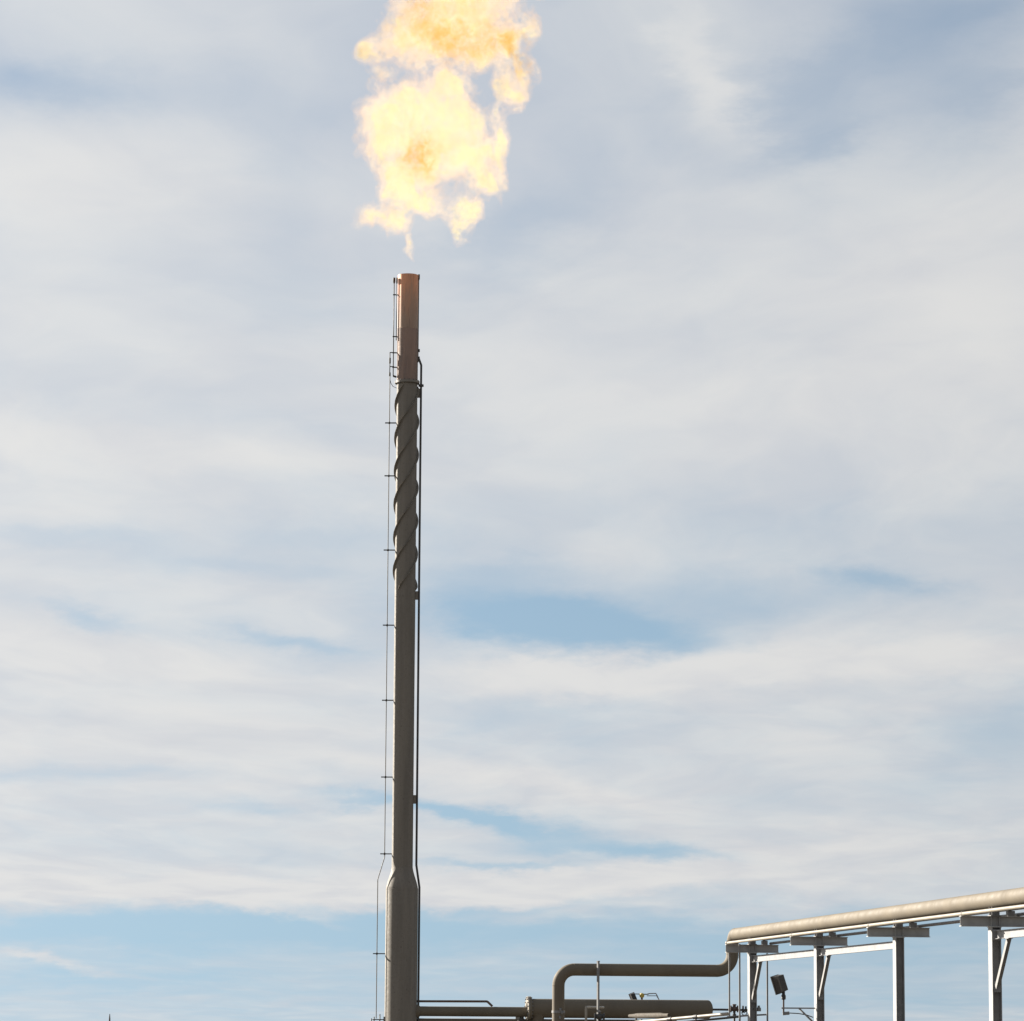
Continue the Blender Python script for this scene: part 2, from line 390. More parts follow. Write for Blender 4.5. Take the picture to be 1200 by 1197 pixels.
# larger riser on the right with welded clips
xr, xrl = 16.5 * mpp, RL + 0.036
rp = [S + Vector((xrl, 0, 0.6)), S + Vector((xrl, 0, zpx(1040))), S + Vector((xr, 0, zpx(1014))), S + Vector((xr, 0, zpx(428))), S + Vector((RT + 0.02, 0, zpx(420)))]
MB().tube(bent(rp, 0.12, 6), 0.031, 14).build('riser_pipe', M['dark'], stack)
for py, h in ((461, .26), (698, .24), (937, .24)):
    MB().box(S + Vector(((RU + xr) / 2, 0, zpx(py))), (xr - RU + 0.01, 0.03, h)).build('riser_clip', M['strake'], stack)
fl = S + Vector((xr, 0, zpx(452)))
MB().lathe(fl, [(0.03, -0.03), (0.075, -0.03), (0.075, 0.03), (0.03, 0.03)], 18, close=True).build('riser_flange', M['dark'], stack)
# pilots by the tip
def pilot(px, ytop, ybot, rad, dy=-0.02):
    x = (px - 478.4) * mpp
    p = S + Vector((x, dy, 0))
    b = MB().tube([p + Vector((0, 0, zpx(ybot))), p + Vector((0, 0, zpx(ytop)))], rad, 10).build('pilot_burner', M['dark'], stack)
    return p, b
p1, b1 = pilot(461.6, 328, 441, 0.014)
MB().lathe(p1, [(0.014, zpx(333)), (0.034, zpx(331)), (0.036, zpx(326)), (0.02, zpx(326))], 12).build('pilot_nozzle', M['dark'], b1)
p2, b2 = pilot(464.9, 330, 400, 0.012, -0.1)
MB().lathe(p2, [(0.012, zpx(334)), (0.026, zpx(332)), (0.026, zpx(327)), (0.014, zpx(326.5))], 12).build('pilot_nozzle', M['dark'], b2)
p3, b3 = pilot(491.0, 325, 425, 0.014)
MB().lathe(p3, [(0.014, zpx(329)), (0.03, zpx(327)), (0.03, zpx(322)), (0.014, zpx(322))], 12).build('pilot_nozzle', M['dark'], b3)
for py in (346, 395, 414, 431):
    MB().box(S + Vector(((463.2 - 478.4) * mpp, -0.03, zpx(py))), (5.5 * mpp, 0.03, 0.03)).build('pilot_clip', M['dark'], stack)
for py, hh in ((411, .08), (421, .14)):
    MB().box(S + Vector(((491.6 - 478.2) * mpp, 0, zpx(py))), (0.06, 0.06, hh)).build('pilot_clip', M['dark'], stack)
q = S + Vector(((456.7 - 477.6) * mpp, 0, 0))
ig = MB().tube([q + Vector((0, 0, zpx(441))), q + Vector((0, 0, zpx(413)))], 0.013, 10).build('ignitor_line', M['dark'], stack)
for py, rr, hh in ((423, 0.026, 0.16), (439, 0.026, 0.10)):
    MB().tube([q + Vector((0, 0, zpx(py) - hh / 2)), q + Vector((0, 0, zpx(py) + hh / 2))], rr, 12).build('ignitor_body', M['dark'], ig)
for py in (413.5, 430):
    MB().box(q + Vector((2.4 * mpp, 0, zpx(py))), (5.2 * mpp, 0.025, 0.025)).build('pilot_clip', M['dark'], ig)
wp = [q + Vector((0, 0, zpx(444))), q + Vector((1.5 * mpp, -0.02, zpx(449.5))), q + Vector((4 * mpp, -0.05, zpx(453.5))), q + Vector((8.5 * mpp, -0.12, zpx(456)))]
MB().tube(wp, 0.008, 8).build('ignitor_cable', M['dark'], ig)
for px, py in ((462.4, 441.5),):
    MB().box(S + Vector(((px - 477.4) * mpp, 0, zpx(py))), (4 * mpp, 0.04, 0.05), Matrix.Rotation(R(18), 3, 'Y')).build('pilot_clip', M['dark'], stack)
# anchor frame at the foot of the thin line
zb = zpx(1195.3)
an = MB().box(S + Vector(((443.5 - 469.4) * mpp, 0, zb)), (13.5 * mpp, 0.05, 0.028)).build('anchor_bar', M['dark'], stack)
MB().box(S + Vector(((450.2 - 469.4) * mpp, 0, zb)), (1.2 * mpp, 0.2, 0.16)).build('anchor_plate', M['dark'], an)
for px, yt in ((445.3, 1188.8), (438.6, 1192.0), (435.5, 1194.0)):
    pp = S + Vector(((px - 469.4) * mpp, -0.02, 0))
    MB().tube([pp + Vector((0, 0, zpx(1206))), pp + Vector((0, 0, zpx(yt)))], 0.016, 10).build('anchor_pin', M['dark'], an)

# ------------------------------------------------------------------ pipework between stack and rack
def bolts(ctr, axis, rad, n, half, parent, mat='dark', r=0.012):
    axis = Vector(axis).normalized(); ref = Vector((0, 0, 1)); x = axis.cross(ref).normalized(); y = axis.cross(x)
    for i in range(n):
        a = 2 * math.pi * (i + 0.5) / n
        c = Vector(ctr) + (x * math.cos(a) + y * math.sin(a)) * rad
        MB().tube([c - axis * half, c + axis * half], r, 8).build('bolt', M[mat], parent)

YH = YS + 0.45
hz = at(720, 1182.4, YH).z
hd = Vector((math.cos(R(8)), math.sin(R(8)), 0))              # everything here is square to the rack
h0 = at(617.5, 1182.4, YH); h0.z = hz
Lh = (at(835.5, 1182, YH + 0.6).x - h0.x) / hd.x
rH = 11.0 * mpp
hdr = thing('flare_header_pipe', (h0.x, h0.y, 0), 'thick brown-tan header pipe with a domed end, bolted flange at its other end', 'pipe')
cap = [(rH * math.cos(t), Lh - rH * 0.55 + rH * 0.55 * math.sin(t)) for t in np.linspace(0, math.pi / 2 - 0.02, 9)]
MB().lathe(h0, [(rH, 0.09), (rH, Lh - rH * 0.55)] + cap[1:], 40, axis=hd).build('header_body', M['tan'], hdr, sharp=60)
tee = h0 + hd * (12.5 * mpp)
MB().lathe(Vector((tee.x, tee.y, 0)), [(6.8 * mpp, hz - 2.0), (6.8 * mpp, hz - rH - 0.12), (8.0 * mpp, hz - rH + 0.02), (9.0 * mpp, hz - rH * 0.62)], 28).build('branch_tee', M['tan'], hdr)
MB().lathe(Vector((tee.x, tee.y, 0)), [(0.5, 0), (0.5, 0.25), (0.2, 0.26), (6.8 * mpp, hz - 2.0)], 24).build('branch_foot', M['concrete'], hdr)
for s_, nm in ((0.0, 0), (0.055, 1)):
    c = h0 + hd * (s_ + 0.025)
    f_ = MB().lathe(c, [(rH * 0.6, -0.024), (rH * 1.25, -0.024), (rH * 1.25, 0.024), (rH * 0.6, 0.024)], 40, close=True, axis=hd).build('flange', M['cream' if nm == 0 else 'tan'], hdr)  # left flange painted paler than its tan pair, standing in for sun on its face
bolts(h0 + hd * 0.052, hd, rH * 1.12, 16, 0.085, hdr, 'galv_dark', 0.016)
for xx in (4.1,):
    c = h0 + hd * xx
    MB().box((c.x, c.y, (hz - rH) / 2), (0.2, 0.25, hz - rH)).build('pedestal', M['concrete'], hdr)

i0 = Vector((ax + RL - 0.03, YS, at(500, 1185.3, YS).z)); i1 = h0 - hd * 0.001; i1.z = i0.z; i0.y = i1.y - (i1.x - i0.x) * hd.y / hd.x
inl = thing('stack_inlet_pipe', (i0.x, i0.y, 0), 'dark tan pipe from the foot of the flare stack to the flanged header', 'pipe')
MB().tube([i0, i1], 5.7 * mpp, 28).build('pipe_run', M['tan'], inl)
MB().lathe(i0, [(5.7 * mpp, 0.12), (7.6 * mpp, 0.06), (7.9 * mpp, 0.0)], 28, axis=(1, 0, 0)).build('nozzle_collar', M['tan'], inl)
c = i1 - Vector((6 * mpp, 0, 0))
vb = MB().lathe(c - Vector((0, 0.0, 0.17)), [(0.02, -0.14), (0.085, -0.13), (0.09, -0.05), (0.06, 0.0), (0.06, 0.05)], 16).build('drain_valve', M['dark'], inl)
MB().tube([c - Vector((0.12, 0.1, 0.24)), c - Vector((-0.12, 0.1, 0.24))], 0.018, 8).build('valve_handle', M['dark'], vb)
MB().box((c.x - 0.1, c.y + 0.05, (i0.z - 5.7 * mpp) / 2), (0.14, 0.16, i0.z - 5.7 * mpp)).build('pedestal', M['concrete'], inl)

sp0 = at(489.0, 1173.6, YS + 0.13); sp1 = at(571, 1173.8, YS + 0.38); sp2 = at(577, 1179.5, YS + 0.4)
sp0.x = ax + RL * 0.94
spl = thing('small_vent_pipe', (sp0.x, sp0.y, sp0.z), 'thin dark pipe from the stack above the inlet pipe, bent down at its end', 'pipe')
MB().tube(bent([sp0, sp1, sp2], 0.08, 5), 1.35 * mpp, 14).build('pipe_run', M['brown'], spl)

lp0 = at(486, 1199.2, YS + 0.1); lp1 = at(752, 1200.8, YS + 0.9)
lpp = thing('lower_drain_pipe', (lp0.x, lp0.y, 0), 'dark pipe running along the very bottom below the inlet pipe and header', 'pipe')
MB().tube([lp0, lp1], 5.6 * mpp, 24).build('pipe_run', M['tan'], lpp)
for f_ in (0.12, 0.5, 0.88):
    c = lp0.lerp(lp1, f_); zt = c.z - 5.6 * mpp
    MB().box((c.x, c.y, zt / 2), (0.16, 0.2, zt)).build('pedestal', M['concrete'], lpp)

# ------------------------------------------------------------------ pipe rack
TH = R(7.9)
dv = Vector((-math.sin(TH), math.cos(TH), 0)); lv = Vector((math.cos(TH), math.sin(TH), 0))
D1, D4 = 88.0, 66.9
b1c = at(881.3, 1112, D1); b4c = at(1165.3, 1074.5, D4)
dv = (b1c - b4c); dv.z = 0; SP = dv.length / 3; dv.normalize(); lv = Vector((dv.y, -dv.x, 0))
zb1 = (b1c.z + b4c.z) / 2
BH, BW, BL = 0.195, 0.15, 1.31
zb = b1c.z                                            # crossbeam centre height
P = [Vector((b1c.x, b1c.y, 0)) - dv * SP * i for i in range(4)]
PW = 0.20
SHOE = 0.15
RP = 0.153
zpipe = zb + BH / 2 + SHOE + RP
labels = ['far end grey steel T-shaped pipe support with hanging rods, under the pipe elbow',
          'grey steel T-shaped pipe support carrying the floodlight arm',
          'grey steel T-shaped pipe support without a diagonal brace',
          'nearest grey steel T-shaped pipe support, cut by the frame edge']
zst = zb - BH / 2 - 0.155                             # strut centre
Z = Vector((0, 0, 1))
for i, b in enumerate(P):
    t = thing('pipe_support', b, labels[i], 'pipe support', 'steel pipe supports in a row')
    ztop = zb - BH / 2
    # H-section column, flanges facing across the rack
    po = MB()
    w2, h2, tw, tf = 0.13, 0.088, 0.010, 0.014
    prof = [(-h2, -w2), (-h2, w2), (-h2 + tf, w2), (-h2 + tf, tw / 2), (h2 - tf, tw / 2), (h2 - tf, w2), (h2, w2), (h2, -w2), (h2 - tf, -w2), (h2 - tf, -tw / 2), (-h2 + tf, -tw / 2), (-h2 + tf, -w2)]
    po.prism(prof, b + Z * 0.32, b + Z * (ztop - 0.016), lv, dv)
    po.build('post', M['galv_post'], t)
    rotm = Matrix((lv, dv, Z)).transposed()
    MB().box(b + Z * (ztop - 0.008), (0.20, 0.28, 0.0155), rotm).build('cap_plate', M['galv_beam'], t)
    MB().box(b + Z * 0.31, (0.36, 0.36, 0.02), rotm).build('base_plate', M['galv_dark'], t)
    MB().box(b + Z * 0.15, (0.55, 0.55, 0.30), rotm).build('footing', M['concrete'], t)
    MB().isec(b + Z * zb - lv * BL / 2, b + Z * zb + lv * BL / 2, Z, BH, BW, 0.009, 0.013).build('crossbeam', M['galv_beam'], t)
    for sgn in (-1, 1):                                # stiffeners over the column
        MB().box(b + Z * zb + lv * (sgn * (PW / 2 - 0.02)), (0.01, BW - 0.006, BH - 0.028), rotm).build('stiffener', M['galv_beam'], t)
    # welded seat for the big pipe
    sh = MB(); sh.box(b + Z * (zb + BH / 2 + 0.008), (0.20, 0.24, 0.0155), rotm); sh.box(b + Z * (zb + BH / 2 + 0.016 + (SHOE - 0.0) / 2), (0.013, 0.22, SHOE + 0.01), rotm)
    for sy_ in (-0.09, 0.09): sh.box(b + dv * sy_ + Z * (zb + BH / 2 + 0.016 + SHOE / 2 - 0.01), (0.15, 0.012, SHOE + 0.03), rotm)
    sh.build('pipe_shoe', M['galv_dark'], t)
    MB().box(b + lv * 0.31 + Z * (zb + BH / 2 + 0.05), (0.13, 0.15, 0.10), rotm).build('conduit_block', M['galv_dark'], t)
    # U-bolt over the small pipe
    cpt = b - lv * (BL / 2 - 0.06) + Z * (zb + BH / 2)
    ub = [cpt + lv * (0.045 * math.cos(a)) + Z * (0.045 + 0.045 * math.sin(a)) for a in np.linspace(0, math.pi, 9)]
    MB().tube([ub[0] - Z * 0.06] + ub + [ub[-1] - Z * 0.06], 0.006, 6).build('u_bolt', M['galv'], t)
    if i != 2:                                        # strut towards the camera and its diagonal brace
        s0 = b + Z * zst - dv * (w2 + 0.012); s1 = (P[i + 1] + Z * zst + dv * (w2 + 0.012)) if i < 3 else b + Z * zst - dv * SP
        MB().isec(s0, s1, Z, 0.155, 0.075, 0.008, 0.010).build('strut', M['galv'], t)
        MB().box(s0 + dv * 0.006, (0.14, 0.012, 0.20), rotm).build('end_plate', M['galv'], t)
        k0 = b - dv * (w2 + 0.80) + Z * (zst - 0.088); k1 = b - dv * (w2 + 0.02) + Z * (zst - 0.93)
        MB().angle(k0 - lv * 0.05, k1 - lv * 0.05, lv, 0.10, 0.010).build('diagonal_brace', M['galv_dark'], t)
        MB().box(b - dv * (w2 + 0.82) + Z * (zst - 0.085), (0.09, 0.2, 0.012), rotm).build('gusset', M['galv'], t)
        MB().box(b - dv * (w2 + 0.007) + Z * (zst - 0.95), (0.13, 0.014, 0.2), rotm).build('gusset', M['galv_dark'], t)

# the big pipe: rack run, elbow, drop, elbow, cross run, elbow, standpipe
def on_rack(lat, dist, z): return P[0] + lv * lat - dv * dist + Z * z
beyond = 2.35
A = on_rack(0, SP * 3 + 11.5, zpipe); B = on_rack(0, -beyond, zpipe)
zx = at(760, 1137.2, 90.0).z
C_ = Vector((B.x, B.y, zx))
st = at(654.2, 1170, 89.9)
nd = (lv * -1)
Lc = (C_.x - st.x) / lv.x
D_ = C_ - lv * Lc
pl = thing('elbowed_process_pipe', (D_.x, D_.y, 0), 'long tan pipe along the top of the rack, dropping and turning into a standpipe', 'pipe')
rb = RP * 2.6
def joint(p, axis): MB().lathe(p, [(RP - 0.002, -0.012), (RP + 0.004, 0), (RP - 0.002, 0.012)], 32, axis=axis).build('weld_seam', M['tan'], pl)
e1 = arc(A, B, C_, rb, 12); e2 = arc(B, C_, D_, rb, 12); E_ = Vector((D_.x, D_.y, 0.2)); e3 = arc(C_, D_, E_, rb, 12)
for a_, b_ in ((A, e1[0]), (e1[-1], e2[0]), (e2[-1], e3[0]), (e3[-1], E_)):
    MB().tube([a_, b_], RP, 36, caps=True).build('pipe_run', M['tan'], pl)
for e_ in (e1, e2, e3): MB().tube(e_, RP, 36, caps=False).build('elbow', M['tan'], pl)
for e_ in (e1, e2, e3):
    joint(e_[0], (e_[0] - e_[1])); joint(e_[-1], (e_[-1] - e_[-2]))
MB().box((D_.x, D_.y, 0.1), (0.5, 0.5, 0.2)).build('footing', M['concrete'], pl)
zc = at(656, 1186, 89.9).z
cl_ = MB().lathe(Vector((D_.x, D_.y, zc)), [(RP - 0.004, -0.03), (RP + 0.012, -0.03), (RP + 0.012, 0.03), (RP - 0.004, 0.03)], 28).build('clamp_band', M['galv_dark'], pl)
for ox, oz in ((0.05, 0.05), (0.09, -0.02), (0.04, -0.14)):
    MB().box((D_.x + ox, D_.y - math.sqrt(RP ** 2 - ox ** 2) - 0.02, zc + oz), (0.05, 0.07, 0.05), Matrix.Rotation(0.5, 3, 'X')).build('clamp_lug', M['galv'], cl_)

# small pipes that share the rack
rs = 0.034
sp = thing('small_cream_pipe', on_rack(-BL / 2 + 0.06, 0, 0), 'thin cream pipe along the rack edge, in front of the big tan pipe', 'pipe')
z1 = zb + BH / 2 + rs + 0.004
MB().tube([on_rack(-BL / 2 + 0.06, SP * 3 + 11, z1), on_rack(-BL / 2 + 0.06, -0.1, z1)], rs, 16).build('pipe_run', M['cream'], sp)
MB().lathe(on_rack(-BL / 2 + 0.06, -0.1, z1), [(rs + 0.012, -0.05), (rs + 0.012, 0.03), (0.01, 0.032)], 16, axis=dv).build('end_cap', M['cream'], sp)
sg = thing('pale_conduit', on_rack(0.31, 0, 0), 'pale grey conduit on blocks behind the big pipe on the rack', 'conduit')
MB().tube([on_rack(0.31, SP * 3 + 11, zb + BH / 2 + 0.137), on_rack(0.31, -0.12, zb + BH / 2 + 0.137)], 0.036, 16).build('pipe_run', M['galv'], sg)
sk = thing('dark_conduit', on_rack(0.47, 0, 0), 'dark grey conduit lying on the far arm of the rack crossbeams', 'conduit')
MB().tube([on_rack(0.47, SP * 3 + 11, zb + BH / 2 + 0.034), on_rack(0.47, -0.05, zb + BH / 2 + 0.034)], 0.032, 14).build('pipe_run', M['galv_dark'], sk)

# hanging rods / vertical conduits by the far support
def rod(px, ytop, Y, zlow, r, label, mat='galv_dark'):
    a = at(px, ytop, Y)
    t = thing('vertical_conduit', (a.x, a.y, 0), label, 'conduit', 'thin vertical conduits at the far rack support')
    MB().tube([Vector((a.x, a.y, zlow)), a], r, 12).build('conduit_run', M[mat], t)
    return t, a
tA, a_ = rod(854.6, 1117.4, D1 + 0.0, at(854, 1191.5, D1).z, 0.021, 'thin vertical conduit nearest the elbow drop, ending at the sloping line')
tB, b_ = rod(866.6, 1106.5, D1 - 0.25, 0.0, 0.023, 'thin vertical conduit crossing in front of the far crossbeam')
tC, c_ = rod(899.0, 1117.4, D1 + 0.05, 0.0, 0.022, 'thin vertical conduit between the far support and the floodlight')
# loop from the first conduit to the support foot
lz = at(866, 1190.6, D1).z
ll = thing('level_conduit', (a_.x, D1, lz), 'thin dark level conduit tying the vertical conduits together', 'conduit')
MB().tube([at(852, 1192.0, D1 + 0.16), at(875, 1190.5, D1 + 0.16), at(899, 1189.2, D1 + 0.14)], 0.021, 10).build('conduit_run', M['galv_dark'], ll)

# sloping pale pipe by the bottom edge, with saddles
q0 = at(738, 1199.0, 91.5); q1 = at(853, 1188.4, 88.4)
sv = thing('sloping_cream_pipe', (q1.x, q1.y, 0), 'narrow sloping cream pipe at the bottom below the header end', 'pipe')
MB().tube([q0, q1], 0.042, 16).build('pipe_run', M['cream'], sv)
for f_ in (0.42, 0.68):
    c = q0.lerp(q1, f_)
    MB().tube([c - (q1 - q0).normalized() * 0.07, c + (q1 - q0).normalized() * 0.07], 0.056, 14).build('saddle_clamp', M['dark'], sv)
    MB().tube([Vector((c.x, c.y, 0)), c], 0.03, 10).build('stanchion', M['galv_dark'], sv)
# dark bundle under it
u_0 = at(775, 1200.5, 88.6); u_1 = at(868, 1191.6, 88.1)
ud = thing('sloping_dark_conduit', (u_1.x, u_1.y, 0), 'dark conduit just under the sloping cream pipe', 'conduit')
MB().tube([u_0, u_1], 0.026, 12).build('conduit_run', M['dark'], ud)
# short pipe lit from the side, under the header
s0 = at(738, 1190.8, 94.6); s1 = at(784, 1190.5, 91.0); s1.z = s0.z
su = thing('short_reducer_pipe', (s0.x, s0.y, 0), 'short sunlit tan pipe tucked under the header pipe', 'pipe')
dd = (s1 - s0).normalized()
MB().tube([s0, s0 + dd * 0.35, s0 + dd * 0.75, s1 - dd * 0.8, s1 - dd * 0.5, s1], [0.045, 0.05, 0.068, 0.068, 0.05, 0.045], 24).build('pipe_run', M['dull'], su, sharp=60)
for f_ in (0.3, 0.75):
    c = s0.lerp(s1, f_); MB().tube([Vector((c.x, c.y, 0)), c - Z * 0.09], 0.035, 10).build('stanchion', M['galv_dark'], su)

# valve set at the end of the header
YV = YS + 1.0
v1 = at(857, 1183.6, YV); vz = v1.z
vl = thing('valve_assembly', (v1.x, v1.y, 0), 'red-brown valve with flanges between the header end and the far rack support', 'valve')
MB().tube([Vector((h0.x, h0.y, hz)) + hd * (Lh - 0.1) , at(846, 1183.4, YV + 0.05), at(878, 1184.0, YV)], 0.030, 14).build('pipe_run', M['dark'], vl)
vc = at(860.5, 1182.6, YV)
vx = Vector((1, 0, 0))
bd = MB().lathe(vc, [(0.03, -0.11), (0.095, -0.11), (0.095, -0.075), (0.06, -0.07), (0.075, 0), (0.06, 0.07), (0.095, 0.075), (0.095, 0.11), (0.03, 0.11)], 20, axis=vx).build('valve_body', M['brown'], vl)
MB().lathe(vc, [(0.045, 0.03), (0.045, 0.10), (0.06, 0.10), (0.06, 0.13), (0.02, 0.135)], 14).build('bonnet', M['brown'], vl)
MB().lathe(vc - Z * 0.2, [(0.01, 0.0), (0.055, 0.0), (0.055, 0.05), (0.035, 0.06), (0.035, 0.15)], 14).build('drain_plug', M['dark'], vl)
for px in (870.6, 874.0):
    c = at(px, 1183.0, YV)
    MB().lathe(c, [(0.03, -0.022), (0.10 if px < 872 else 0.085, -0.022), (0.10 if px < 872 else 0.085, 0.022), (0.03, 0.022)], 18, close=True, axis=vx).build('flange', M['dark'], vl)
hw = at(872.3, 1187.0, YV - 0.1)
MB().tube([hw + Vector((0.07 * math.cos(a), 0, 0.07 * math.sin(a))) for a in np.linspace(0, 2 * math.pi, 17)], 0.012, 8, caps=False).build('hand_wheel', M['dark'], vl)
MB().tube([hw + Vector((0, -0.02, 0)), hw + Vector((0, 0.1, 0.05))], 0.014, 8).build('valve_stem', M['dark'], vl)
MB().tube([Vector((vc.x, vc.y, 0)), vc - Z * 0.2], 0.03, 10).build('stanchion', M['dark'], vl)
# junction box on the far side of the first post
jb = at(889.2, 1183.0, D1 - 0.02)
jx = thing('junction_box', jb, 'small grey round box on the side of the far rack post', 'junction box')
MB().lathe(jb, [(0.005, -0.05), (0.055, -0.05), (0.055, 0.03), (0.03, 0.05), (0.03, 0.09)], 14).build('box_body', M['galv_dark'], jx)
MB().tube([jb + Vector((-0.02, 0, 0)), jb + Vector((-0.14, 0.0, 0.0))], 0.02, 8).build('nipple', M['galv_dark'], jx)

# slim post standing in front of the cross run
YP = 89.6
pt, pb = at(701.0, 1126.3, YP), at(700.6, 1186, YP)
vp = thing('slim_post', (pt.x, YP, 0), 'slim square galvanised post rising in front of the level tan pipe', 'post')
rz = Matrix.Rotation(R(38), 3, 'Z')
MB().box((pt.x, YP, pt.z / 2 + 0.05), (0.050, 0.050, pt.z - 0.1), rz).build('post_tube', M['galv_dark'], vp)
MB().box((pt.x, YP, pt.z - 0.01), (0.064, 0.064, 0.022), rz).build('post_cap', M['galv_dark'], vp)
MB().box((pt.x, YP, 0.05), (0.3, 0.3, 0.1)).build('base_plate', M['concrete'], vp)
# lit tubing bracket
t0 = at(686.6, 1210, YP - 0.3); t1 = at(686.8, 1180.4, YP - 0.3); t2 = at(707, 1180.8, YP + 2.6)
tb = thing('bent_tubing', (t0.x, t0.y, 0), 'bent cream tubing beside the slim post, over the header', 'tubing')
MB().tube([Vector((t0.x, t0.y, 0.0))] + arc(t0, t1, t2, 0.06, 6) + [t2], 0.030, 12).build('tube_run', M['cream'], tb)
# small valve in front of the slim post
gc = at(702.5, 1191.5, YP - 0.3)
gv = thing('gate_valve', (gc.x, gc.y, 0), 'small dark gate valve at the foot of the slim post', 'valve')
MB().lathe(gc, [(0.03, -0.13), (0.085, -0.13), (0.085, -0.09), (0.055, -0.085), (0.08, 0), (0.055, 0.085), (0.085, 0.09), (0.085, 0.13), (0.03, 0.13)], 18, axis=vx).build('valve_body', M['dark'], gv)
MB().lathe(gc, [(0.05, 0.03), (0.05, 0.07), (0.03, 0.075), (0.03, 0.12), (0.01, 0.125)], 12).build('bonnet', M['dark'], gv)
MB().lathe(gc + Z * 0.12, [(0.008, -0.02), (0.03, -0.015), (0.03, 0.015), (0.008, 0.02)], 10).build('stem_nut', M['galv'], gv)
MB().tube([Vector((gc.x, gc.y, 0)), gc - Z * 0.04], 0.03, 10).build('riser', M['dark'], gv)

# ------------------------------------------------------------------ floodlights
def flood(base_pt, scale, yaw, tilt, parent, roll=0):
    """box-shaped flood seen from behind; base_pt = swivel joint"""
    rot = Matrix.Rotation(yaw, 3, 'Z') @ Matrix.Rotation(roll, 3, 'Y') @ Matrix.Rotation(tilt, 3, 'X')
    c = Vector(base_pt); s_ = scale
    hs = MB()
    # tapered housing: deep at the back rim, wide at the glass (+y local = glass side)
    W, H, Dp = 0.125 * s_, 0.235 * s_, 0.12 * s_
    z0_ = 0.06 * s_
    def pt_(x, y, z): return c + rot @ Vector((x, y, z + z0_ + H))
    back = [pt_(sx * W * 0.80, -Dp, sz * H * 0.88) for sx, sz in ((-1, -1), (1, -1), (1, 1), (-1, 1))]
    front = [pt_(sx * W, Dp * 0.9, sz * H) for sx, sz in ((-1, -1), (1, -1), (1, 1), (-1, 1))]
    hs.add(back + front, [(0, 1, 2, 3), (7, 6, 5, 4), (0, 4, 5, 1), (1, 5, 6, 2), (2, 6, 7, 3), (3, 7, 4, 0)])
    ho = hs.build('housing', M['lamp'], parent)
    rim = MB()
    for x_, z_, sx_, sz_ in ((-W, 0, 0.02, 2 * H + 0.02), (W, 0, 0.02, 2 * H + 0.02), (0, -H, 2 * W - 0.02, 0.02), (0, H, 2 * W - 0.02, 0.02)):
        rim.box(pt_(x_, Dp * 0.9 + 0.016, z_), (sx_, 0.03, sz_), rot)
    rim.build('door_frame', M['lamp'], ho)
    MB().box(pt_(0, Dp * 0.9 + 0.008, 0), (2 * W - 0.03, 0.008, 2 * H - 0.03), rot).build('lens', M['glass'], ho)
    MB().lathe(c, [(0.028, -0.11), (0.05, -0.10), (0.052, -0.02), (0.035, 0.01), (0.035, 0.07)], 14).build('swivel', M['lamp'], parent)
    return ho

Y2 = P[1].y - 0.05
sw = at(918.2, 1166.0, Y2)
fo = thing('floodlight', (sw.x, sw.y, sw.z - 0.4), 'dark box floodlight tilted on a stub pipe at the end of a bracket arm', 'floodlight', 'floodlights')
ho = flood(sw, 0.86, R(40), R(-10), fo, R(-14))
foot = at(918.2, 1189.2, Y2)
MB().tube([foot, sw - Z * 0.1], 0.020, 12).build('stub_pipe', M['brown'], fo)
cb = MB().tube([foot + Vector((-0.02, 0, 0.02)), foot + Vector((0.13, 0, 0.035))], 0.038, 12); cb.build('conduit_body', M['galv_dark'], fo)
armz = at(936, 1181.7, Y2).z
pl2 = P[1] - lv * (PW / 2)
MB().box(((sw.x - 0.05 + pl2.x) / 2, Y2, armz), (pl2.x - sw.x + 0.05, 0.04, 0.03)).build('bracket_arm', M['galv_dark'], fo)
MB().tube([Vector((at(936.5, 1183, Y2).x, Y2, armz - 0.01)), at(955.5, 1200.5, Y2)], 0.021, 8).build('arm_brace', M['galv_dark'], fo)
MB().box(at(956.6, 1190, Y2), (0.012, 0.09, 0.5)).build('wall_plate', M['galv_dark'], fo)
MB().tube([foot + Vector((0.13, 0, 0.035)), at(936, 1188.0, Y2), at(945, 1189.6, Y2), at(953, 1192.5, Y2)], 0.011, 8).build('flex_conduit', M['dark'], fo)

YF = YS + 6.0
sw2 = at(745.5, 1176.5, YF)
f2 = thing('floodlight', (sw2.x, sw2.y, 0), 'dark floodlight seen edge-on, its lower half behind the header pipe', 'floodlight', 'floodlights')
flood(sw2, 0.62, R(12), R(-4), f2, R(-22))
MB().tube([Vector((sw2.x, sw2.y, 0)), sw2 - Z * 0.05], 0.03, 12).build('pole', M['galv_dark'], f2)
# yellow-headed detector and its bent conduit behind the header
yc = at(752.2, 1166.8, YF)
gd = thing('gas_detector', (at(770.8, 1190, YF).x, YF, 0), 'small yellow gas detector on bent conduit above the header pipe', 'detector')
dh = MB().lathe(yc, [(0.01, -0.075), (0.055, -0.055), (0.075, 0.0), (0.06, 0.05), (0.02, 0.07)], 16).build('detector_head', M['yellow'], gd)
MB().lathe(yc - Z * 0.07, [(0.01, -0.05), (0.03, -0.045), (0.03, 0.02)], 12).build('sensor', M['brown'], dh)
MB().tube([at(744.5, 1165.0, YF), at(760, 1165.5, YF)], 0.014, 8).build('crossbar', M['dark'], gd)
MB().tube([at(757, 1165.6, YF), at(761, 1164.6, YF), at(768.5, 1164.4, YF), at(770.0, 1167.0, YF), at(772.0, 1171.5, YF), Vector((at(773.2, 1190, YF).x, YF, 0))], 0.016, 8).build('conduit_run', M['galv_dark'], gd)
MB().tube([at(758, 1167.2, YF - 0.1), at(769.5, 1167.2, YF - 0.1), at(771, 1170, YF - 0.05)], 0.012, 8).build('conduit_run', M['galv_dark'], gd)

